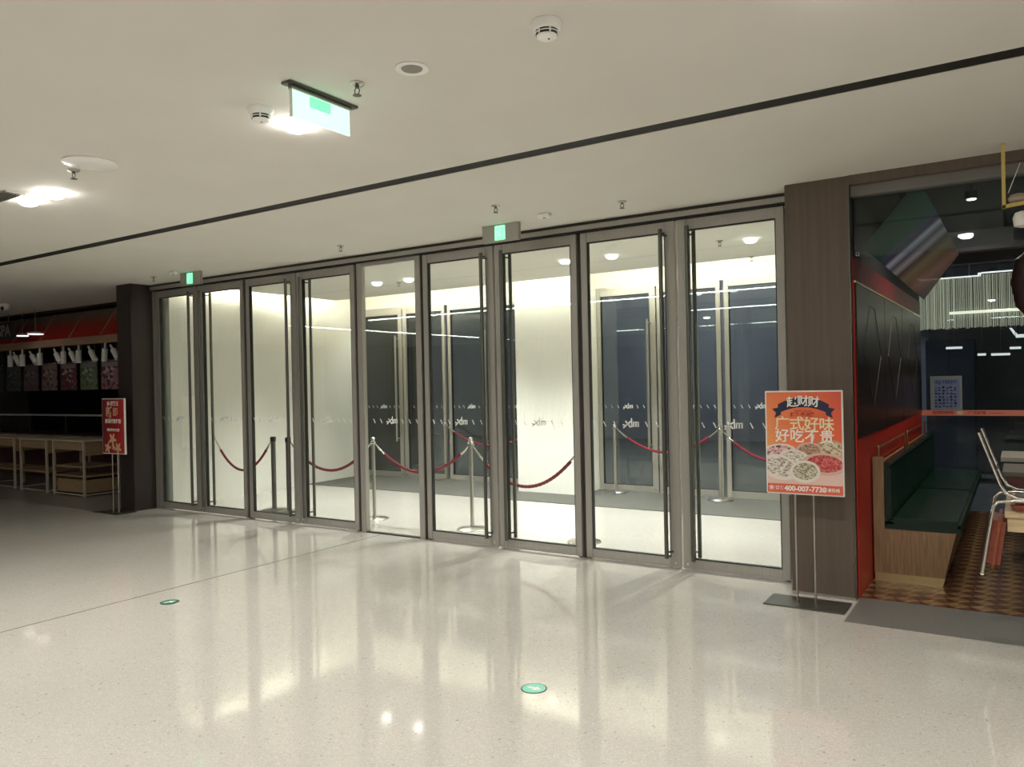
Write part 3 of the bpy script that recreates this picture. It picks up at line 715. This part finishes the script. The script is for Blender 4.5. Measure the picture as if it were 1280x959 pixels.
# bench
def bench(y0, y1, label, end):
    t = thing('banquette', label, 'bench', (-.94, y0, 0), group='green leather wall benches'); L = y1-y0
    prof = [(0.0, 0.0), (.46, 0.0), (.545, .385), (.0, .385)]
    MB().prism([(.006, .055), (.462, .055), (.540, .39), (.006, .39)], 'Y', .0, L).build('wood_base', M_wood, t)
    MB().prism([(.004, 0), (.450, 0), (.466, .06), (.004, .06)], 'Y', -.004, L).build('kick_plate', M_brassp, t)
    if end: MB().box(.0, .075, -.004, .05, .06, .925, .003).build('end_post', M_wood, t)
    MB().box(.0, .055, .05 if end else 0, L, .39, .86, .004).build('back_board', M_wood, t)
    # channelled backrest
    bk = MB(); n = int(L/.075)
    y_ = .03 if end else .005; wch = (L-y_-.01)/n
    for q in range(n):
        bk.box(.055, .118, y_+q*wch+.003, y_+(q+1)*wch-.003, .44, .86, .018)
    bk.box(.050, .122, y_, L-.01, .845, .885, .012)
    bk.build('backrest', M_leather, t, True)
    MB().box(.075, .575, .002, L-.006, .385, .425, .010).build('seat_edge', M_leather, t, True)
    MB().box(.11, .570, .004, L-.008, .42, .475, .022).build('seat_cushion', M_leather, t, True)
    rl = MB()
    yy0 = .06
    rl.tube([(.035, yy0, .99), (.035, L-.12, .99)], .008, 8)
    for y2 in (yy0, L-.13): rl.cyl((.035, y2, .86), (.035, y2, .99), .008, seg=8).lathe([(.014, .985), (.016, .99), (.014, 1.005), (.004, 1.01)], (.035, y2, 0), seg=10)
    rl.build('brass_rail', M_brass, t, True)
bench(6.40, 8.20, 'green leather bench with oak end panel, nearest the hall', True)
bench(8.21, 10.03, 'green leather bench behind the first, against the far glass', False)

# far glass wall with orange band and paper
t = thing('window_3', 'dark glass wall at the back of the restaurant', 'window', (-.95, 10.06, 0), kind='structure')
for (a, b) in ((.0, 1.40), (1.404, 2.9), (2.904, 4.6)): MB().box(a, b, 0, .012, 0, 3.3).build('glass_pane', M_glass2, t)
M_film_o = mat('orange_film', (.92, .30, .20), .5)
bd = MB().box(.002, 4.6, -.002, -.0005, 1.062, 1.125).build('orange_band', M_film_o, t)
tx = MB()
for q in range(4):
    add_text(tx, '赵财财肠粉', .22+q*1.0, 1.093, -.003, .042, .01); add_text(tx, '广式好味', .55+q*1.0, 1.093, -.003, .042, .01)
    tx.box(.66+q*1.0, .80+q*1.0, -.0035, -.002, 1.091, 1.095)
tx.build('lettering', M_redp, t)
mb = MB(); ellipse(mb, .385, 1.094, .035, .022, -.0032, -.002); mb.build('band_badge', M_cream, t)
t = thing('paper_notice', 'pale paper notice with blue scribbles taped on the far glass', 'notice', (-.70, 10.055, 1.125))
M_paper = mat('grey_paper', (.30, .33, .34), .6); M_blue = mat('blue_print', (.06, .09, .26), .6)
MB().box(-.155, .160, -.0015, 0, 0, .385).build('paper', M_paper, t)
MB().box(-.115, .135, -.0022, -.0014, .012, .345).build('print_area', mat('pale_blue_print', (.22, .27, .42), .6), t)
tx = MB(); add_text(tx, 'KJ-TERRY', .005, .315, -.0035, .052, .02)
for r_ in range(7):
    for q in range(6):
        stroke_pts = [(-.10+q*.038+random.uniform(-.006, .006), .255-r_*.036+random.uniform(-.01, .01)) for _ in range(3)]
        for (xa, za), (xb, zb) in zip(stroke_pts, stroke_pts[1:]):
            tx.box(min(xa, xb)-.008, max(xa, xb)+.010, -.0036, -.0022, min(za, zb)-.002, max(za, zb)+.004)
tx.build('lettering', M_blue, t)

# hanging diamond banner
def stripes():
    m = mat('striped_banner', (.1, .2, .15), .35); n, l, b = nodes(m)
    co = coords(n)
    dp = n.new('ShaderNodeVectorMath'); dp.operation = 'DOT_PRODUCT'; dp.inputs[1].default_value = (.64, 0, -.77); l.new(co, dp.inputs[0])
    mr = n.new('ShaderNodeMapRange'); mr.inputs[1].default_value = -.30; mr.inputs[2].default_value = .30; l.new(dp.outputs['Value'], mr.inputs[0])
    G = (.03, .13, .085)
    r = ramp(n, [(0, G), (.36, G), (.40, (.10, .10, .22)), (.46, (.06, .06, .12)), (.50, (.75, .75, .92)), (.56, (.10, .08, .16)), (.62, (.55, .50, .56)), (.67, (.07, .035, .04)), (.74, (.26, .18, .09)), (.82, (.18, .10, .06)), (.90, (.28, .14, .10)), (1, (.10, .06, .05))])
    l.new(mr.outputs[0], r.inputs[0]); l.new(r.outputs[0], b.inputs['Base Color'])
    tr = n.new('ShaderNodeBsdfTransparent'); mx = n.new('ShaderNodeMixShader'); mx.inputs[0].default_value = .78
    out = [q for q in n if q.type == 'OUTPUT_MATERIAL'][0]
    l.new(tr.outputs[0], mx.inputs[1]); l.new(b.outputs[0], mx.inputs[2]); l.new(mx.outputs[0], out.inputs[0]); return m
t = thing('diamond_banner', 'translucent striped diamond banner hanging behind the transom', 'banner', (-.63, 6.20, 2.45), -.12)
MB().prism([(.030, .43), (-.315, .03), (.075, -.385), (.300, -.09), (.105, .36)], 'Y', -.004, .004).build('banner_sheet', stripes(), t)
MB().cyl((-.315, 0, .03), (.030, 0, .43), .003, seg=6).build('edge_rod', M_steel, t)
MB().cyl((.05, 0, .42), (.05, 0, .85), .0015, seg=6).build('cord', M_steel, t)

# upside-down chair on a table
TX, TY = -.085, 5.30
t = thing('dining_table', 'pale wood table at the right edge under an upturned chair', 'table', (TX, TY, 0), group=None)
MB().box(0, .80, 0, .80, .705, .745, .003).build('tabletop', M_woodl, t)
MB().box(.012, .79, .012, .79, .625, .705, .002).build('apron', M_woodl, t)
MB().cyl((.42, .42, .03), (.42, .42, .63), .04, seg=18).build('pedestal', M_black, t, True)
MB().lathe([(.24, 0), (.24, .012), (.10, .03), (.05, .04)], (.42, .42, 0), seg=28).build('foot', M_black, t, True)
def chair(loc, label, rz=0.):
    """upturned chair: seat rests on the table, back hangs off towards -X, legs point up"""
    t = thing('upturned_chair', label, 'chair', loc, rz, group=None)
    W = .40
    for y_ in (0, W):
        MB().tube([(-.145, y_, .455), (-.045, y_, .16), (-.02, y_, .11), (.03, y_, .085), (.10, y_, .080), (.42, y_, .080), (.47, y_, .10), (.50, y_, .16), (.58, y_, .455)], .011, 10).build('leg_frame', M_chrome, t, True)
        MB().tube([(.35, y_, .065), (.02, y_, .070), (-.06, y_, .060), (-.085, y_, .03), (-.105, y_, -.10), (-.145, y_, -.36)], .010, 10).build('back_frame', M_chrome, t, True)
    MB().tube([(-.065, 0, .24), (-.065, W, .24)], .008, 8).tube([(-.145, 0, -.36), (-.150, .04, -.375), (-.150, W-.04, -.375), (-.145, W, -.36)], .010, 8).build('stretcher', M_chrome, t, True)
    MB().box(.0, .40, .02, W-.02, .004, .062, .020).build('seat', M_orange, t, True)
    MB().box(.02, .38, .05, W-.05, .062, .070).build('seat_underside', M_black, t)
    m4 = Matrix.Translation((-.075, 0, 0)) @ Matrix.Rotation(.145, 4, 'Y')
    MB().box(-.005, .062, .018, W-.018, -.335, -.03, .026, m4).build('backrest', M_orange, t, True)
    return t
chair((TX+.03, TY-.06, .745), 'orange chrome chair turned upside down on the nearest table')
t = thing('dining_table', 'pale topped table further back at the right edge', 'table', (-.16, 8.55, 0))
MB().box(0, .80, 0, .70, .71, .75, .003).build('tabletop', M_woodtop, t)
MB().cyl((.40, .35, .03), (.40, .35, .71), .035, seg=16).build('pedestal', M_black, t, True)
MB().lathe([(.22, 0), (.22, .012), (.05, .03)], (.40, .35, 0), seg=24).build('foot', M_black, t, True)
t = thing('dining_table', 'grey topped table between the two other tables at right', 'table', (-.13, 7.45, 0))
MB().box(0, .80, 0, .70, .70, .735, .003).build('tabletop', mat('grey_laminate', (.22, .20, .17), .4), t)
MB().box(.02, .78, .02, .68, .62, .70, .003).build('apron', mat('maroon_edge', (.16, .05, .04), .4), t)
MB().cyl((.40, .35, .03), (.40, .35, .63), .035, seg=16).build('pedestal', M_black, t, True)
MB().lathe([(.22, 0), (.22, .012), (.05, .03)], (.40, .35, 0), seg=24).build('foot', M_black, t, True)

# yellow bracket ornament at the top right
t = thing('hanging_ornament', 'yellow frame hanging at the top right corner with tan and white pieces', 'ornament', (-.06, 5.52, 2.52))
MB().box(-.010, .010, -.01, .01, 0, .385, .002).box(-.010, .22, -.01, .01, 0, .022, .002, Matrix.Rotation(-.10, 4, 'Y')).build('yellow_frame', M_yellow, t)
MB().cyl((.022, 0, .09), (.085, 0, .26), .0025, seg=6).build('cord', M_whitep, t)
MB().lathe([(.01, 0), (.05, .012), (.058, .03), (.045, .05), (.01, .058)], (.075, .03, .028), seg=16).build('tan_piece', mat('tan_clay', (.42, .34, .24), .7), t, True)
MB().lathe([(.01, -.09), (.045, -.08), (.052, -.03), (.04, .0), (.01, .01)], (.092, .03, -.03), seg=16).build('white_piece', M_white, t, True)
t = thing('hanging_lantern', 'dark round lantern hanging at the right edge', 'lantern', (.075, 6.2, 2.14))
MB().lathe([(.03, -.23), (.09, -.16), (.115, 0), (.09, .15), (.03, .20)], seg=24).build('shade', mat('dark_lantern', (.03, .012, .010), .6), t, True)
MB().cyl((0, 0, .19), (0, 0, 1.16), .003, seg=6).build('cord', M_black, t)

# string-curtain lamp beyond the far glass
t = thing('string_chandelier', 'wide chandelier of fine glowing strings beyond the far glass', 'chandelier', (-.55, 12.3, 2.14))
st = MB(); rnd = random.Random(3)
for q in range(170):
    x = -.62+q*.0155+rnd.uniform(-.004, .004); z1 = .70 if x < .12 else .72
    st.box(x-.0032, x+.0032, -.002+rnd.uniform(-.05, .05), .002, rnd.uniform(0, .02), z1)
so = st.build('strings', mat('glass_strings', (.7, .66, .5), .3, emit=(.95, .92, .72), es=.42), t); so['kind'] = 'stuff'
MB().box(-.75, .10, -.02, .02, .700, .715).box(.10, .14, -.02, .02, .700, .745).box(.14, 2.1, -.02, .02, .735, .75).build('top_rail', emis('rail_glow', (1, .98, .90), 1.6), t)
MB().box(-.24, 2.1, -.08, -.05, .20, .235).build('tube_lamp', emis('tube_glow', (1, .96, .70), 1.6), t)
MB().box(-.01, .01, -.01, .01, .72, 1.3).box(1.49, 1.51, -.01, .01, .72, 1.3).build('hanger', M_steel, t)
t = thing('zigzag_reflection', 'short bent glowing strip standing in for ceiling lights reflected in the far glass', 'light', (.02, 12.9, 2.02))  # glowing shape added in place of ceiling lights mirrored in the glass
MB().prism([(-.13, .13), (-.10, .13), (-.03, .035), (.40, .045), (.40, .0), (-.05, -.01)], 'Y', -.02, .02).build('strip', emis('reflection_glow', (1, 1, .97), 1.1), t)
struct('ceiling', MB().box(-3, 9, 10.2, 24, 3.5, 3.6), M_rceil, 'dark ceiling beyond the restaurant glass')
M_blk = noise_mat('dim_background', (.05, .052, .065), (.10, .10, .12), 1.5, .5)
struct('wall_beyond', MB().box(-1.2, 9, 14, 14.2, 0, 3.5), M_blk, 'dim backdrop wall beyond the restaurant glass')
t = thing('wall_box', 'dark blue cabinet block beyond the far glass', 'cabinet', (-1.15, 12.9, 0))
MB().box(0, .62, 0, .5, 0, 2.02, .01).build('cabinet_body', mat('night_blue', (.014, .020, .048), .5), t)
MB().box(.30, .305, -.004, .001, .05, 1.98).build('door_seam', M_black, t)

# ------------------------------------------------------------------ food stall on the left
struct('wall_stall_back', MB().box(-20, -9.9, 9.4, 9.6, 0, 3.3), mat('stall_black', (.010, .006, .006), .6), 'black back wall of the food stall')
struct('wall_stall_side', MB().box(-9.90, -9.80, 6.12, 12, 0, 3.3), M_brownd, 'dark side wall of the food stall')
struct('ceiling', MB().box(-20, -9.9, 6.80, 9.4, 3.0, 3.1), mat('stall_ceiling', (.06, .05, .05), .7), 'dark ceiling of the food stall')
t = thing('awning', 'sloping awning fading from tan to deep red above the food stall', 'awning', (-13.5, 6.82, 2.42))
M_awn = grad_mat('red_fade_fabric', [(0, (.60, .022, .020)), (.45, (.50, .055, .035)), (.8, (.34, .24, .17)), (1, (.40, .32, .24))], (0, 0, 1), .0, .47)
MB().prism([(0, 0), (.012, 0), (.30, .47), (.288, .47)], 'X', -6, 3.6).build('fabric', M_awn, t)
for q in range(9):
    x = 3.2-q*.95
    MB().prism([(-.014, 0), (.004, 0), (.290, .47), (.272, .47)], 'X', x-.012, x+.012).build('rib', mat('rib_tan', (.50, .30, .22), .6) if q == 0 else bpy.data.materials['rib_tan'], t)
t = thing('fascia_beam', 'tan beam along the bottom of the awning', 'beam', (-13.5, 6.78, 2.30))
MB().box(-6, 3.6, -.04, .08, 0, .12, .004).build('beam', noise_mat('tan_beam', (.34, .21, .13), (.42, .26, .17), 4, .6, (.5, 10, 10)), t)
# spotlights
def track_spot():
    t = thing('track_spotlight', 'x', 'spotlight', (0, 0, 0), group='white spotlights under the awning beam')
    MB().box(-.012, .012, -.012, .012, .09, .20).build('bracket', M_white, t)
    MB().lathe([(.040, -.11), (.044, -.105), (.044, .09), (.03, .10)], seg=18).build('lamp_head', M_spotw, t, True)
    return t
ts = track_spot(); first = True
spx = [(-11.72, .75), (-12.02, -.12), (-12.36, .70), (-12.78, 0), (-12.95, .75), (-13.25, 0), (-13.42, .72), (-14.02, 0), (-14.22, .80), (-14.62, 0), (-14.8, .75), (-15.05, 0)]
onw = ['tilted', 'upright', 'tilted', 'upright', 'tilted', 'upright', 'tilted', 'upright', 'tilted', 'upright', 'tilted', 'upright']
nm = ['first', 'second', 'third', 'fourth', 'fifth', 'sixth', 'seventh', 'eighth', 'ninth', 'tenth', 'eleventh', 'twelfth']
for q, (x, tilt) in enumerate(spx):
    lb = '%s white spotlight, %s counting left from the dark column' % (onw[q], nm[q])
    if q == 0: o = ts; o.location = (x, 6.785, 2.115); o['label'] = lb
    else: o = dup(ts, (x, 6.785, 2.115), lb)
    o.rotation_euler = (0, -tilt, 0)
# menu posters
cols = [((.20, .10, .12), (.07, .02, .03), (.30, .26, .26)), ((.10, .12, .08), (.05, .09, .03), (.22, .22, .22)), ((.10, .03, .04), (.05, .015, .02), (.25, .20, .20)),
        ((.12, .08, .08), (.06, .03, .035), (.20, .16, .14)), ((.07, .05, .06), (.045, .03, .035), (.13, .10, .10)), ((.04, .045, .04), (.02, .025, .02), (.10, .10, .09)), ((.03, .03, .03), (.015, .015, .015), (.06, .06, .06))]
posd = ['rightmost menu poster, pinkish dishes, beside the dark column', 'menu poster with a green lower half', 'dark maroon menu poster with pale lettering', 'menu poster with scattered small dishes',
        'plain dim maroon menu poster', 'dim menu poster with greenish pattern', 'nearly black menu poster at the left edge']
for q in range(7):
    x = -12.02-q*.62
    t = thing('menu_poster', posd[q], 'menu poster', (x, 6.868, 1.57), group='menu posters of the food stall')
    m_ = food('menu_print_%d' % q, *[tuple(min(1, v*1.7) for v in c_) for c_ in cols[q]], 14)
    MB().box(-.25, .25, -.008, .008, 0, .47, .002).build('poster_panel', m_, t)
    MB().box(-.22, .22, -.0100, -.008, .36, .43).build('title_strip', mat('menu_title_%d' % q, cols[q][2], .5), t)
    MB().cyl((-.2, 0, .47), (-.2, -.012, .735), .003, seg=6).build('hanging_wire', M_steel, t)
    MB().cyl((.2, 0, .47), (.2, -.012, .735), .003, seg=6).build('hanging_wire', M_steel, t)
# counter with guard rail
t = thing('service_counter', 'long dim service counter with a pale guard rail', 'counter', (-14.0, 7.35, 0))
MB().box(-5.5, 2.6, 0, .65, 0, .74, .004).build('counter_body', mat('counter_maroon', (.09, .035, .03), .5), t)
MB().box(-5.55, 2.62, -.05, .68, .74, .78, .004).build('worktop', mat('counter_top', (.09, .065, .055), .45), t)
MB().box(-4.6, 2.6, -.02, .10, 1.11, 1.14, .003).build('guard_rail', mat('rail_grey', (.60, .57, .54), .4), t)
for q in range(6): MB().box(-4.3+q*1.3, -4.24+q*1.3, .02, .06, .78, 1.11).build('guard_post', M_steeld, t)
# shelving tables
def rack(x0, x1, y0, y1, label, boxy):
    t = thing('shelf_table', label, 'shelf table', (x1, y0, 0), group=None)
    w_, d_ = x1-x0, y1-y0; mst = bpy.data.materials.get('stall_frame') or mat('stall_frame', (.50, .42, .32), .45)
    mwd = bpy.data.materials.get('stall_wood') or noise_mat('stall_wood', (.28, .19, .10), (.36, .25, .14), 5, .6, (2, 2, 10))
    for (px, py) in ((0, 0), (-w_, 0), (0, d_), (-w_, d_)): MB().box(px-.014, px+.014, py-.014, py+.014, 0, .82).build('leg', mst, t)
    MB().box(-w_-.02, .02, -.02, d_+.02, .80, .83, .003).build('tabletop', mst, t)
    MB().box(-w_+.012, -.012, .0, d_, .68, .79).box(-.008, .008, .012, d_-.012, .60, .79).build('apron', mwd, t)
    for z in (.42, .28) if boxy else (.30,): MB().box(-w_+.01, -.008, .01, d_-.01, z, z+.022).build('shelf', mwd, t)
    if boxy:
        MB().box(-w_+.03, -.004, .03, d_-.03, .05, .24, .004).build('drawer_box', mwd, t)
    MB().box(-.010, .010, 0, d_, .018, .034).box(-w_, 0, -.01, .01, .018, .034).build('foot_rail', mst, t)
rack(-12.30, -11.45, 6.12, 6.66, 'wood fronted shelf table nearest the red poster', True)
rack(-13.35, -12.55, 6.14, 6.66, 'slim framed table left of the wood fronted one', False)
rack(-14.40, -13.60, 6.16, 6.66, 'slim framed table further left, third from the column', False)
rack(-15.50, -14.70, 6.18, 6.66, 'slim framed table cut by the left edge', False)
# sign letters, pendants
t = thing('shop_sign', 'grey sign letters at the left edge under the ceiling', 'sign', (-14.6, 6.55, 2.52))
tx = MB(); add_text(tx, 'ISPA', -.18, .09, 0, .28, .02); tx.build('lettering', mat('sign_grey', (.32, .30, .28), .5), t)
MB().box(-.62, .20, .012, .03, -.05, .24).build('sign_panel', mat('sign_dark', (.045, .035, .035), .6), t)
MB().box(-.02, .0, .015, .025, .24, .39).box(-.5, -.48, .015, .025, .24, .39).build('hanger', M_steel, t)
def pendant(x, y, col, s_, label, wd):
    t = thing('pendant_light', label, 'pendant light', (x, y, 2.50))
    MB().lathe([(wd, 0), (wd, .018), (wd*.3, .04)], seg=20).build('lamp_shade', M_white, t, True)
    MB().lathe([(wd*.96, -.012), (wd*.96, 0)], seg=20).build('lamp', emis('pendant_glow', col, s_), t)
    MB().cyl((0, 0, .04), (0, 0, .41), .005, seg=6).build('cord', M_steel, t)
pendant(-13.98, 6.50, (1, .96, .9), 2.2, 'left white pendant light by the grey sign letters', .09)
pendant(-13.45, 6.45, (1, .72, .74), 1.8, 'right pinkish pendant light before the red awning', .12)

# short bright lamps far beyond the restaurant glass
for q, (x, z, wd, lb) in enumerate([(-.76, 1.875, .20, 'leftmost short white light beyond the far glass, beside the blue block'), (-.43, 1.77, .10, 'tiny white light beyond the far glass, second from the left'),
                                    (-.21, 1.765, .22, 'thin warm light beyond the far glass, third from the left'), (-.04, 1.845, .13, 'short white light beyond the far glass at the right edge')]):
    t = thing('shop_light', lb, 'light', (x, 12.5, z), group=None)
    MB().box(-wd/2, wd/2, 0, .04, 0, .030, .003).build('lamp_strip', bpy.data.materials.get('far_glow') or emis('far_glow', (1, 1, .97), 1.1), t)
    MB().box(-wd/2, wd/2, .0, .05, .030, .05).cyl((0, .02, .05), (0, .02, 3.5-z), .004, seg=6).build('housing', M_steeld, t)
# restaurant ceiling lamps
for q, (x, y) in enumerate([(-.30, 7.3), (.25, 8.9)]):
    t = thing('downlight', ['small downlight in the dark restaurant ceiling, nearer one', 'small downlight in the dark restaurant ceiling, farther one'][q], 'downlight', (x, y, 3.0), group=None)
    MB().lathe([(.05, 0), (.05, -.06), (.045, -.06)], seg=20).cyl((0, 0, 0), (0, 0, .30), .006, seg=8).build('housing', M_black, t, True)
    MB().lathe([(.036, -.058), (.030, -.066), (.008, -.068)], seg=20).build('lens', emis('small_lens', (1, .95, .85), 8), t, True)
    l_ = spot('lamp', (0, 0, -.09), 60, 2.7, col=(1, .93, .82)); l_.parent = t
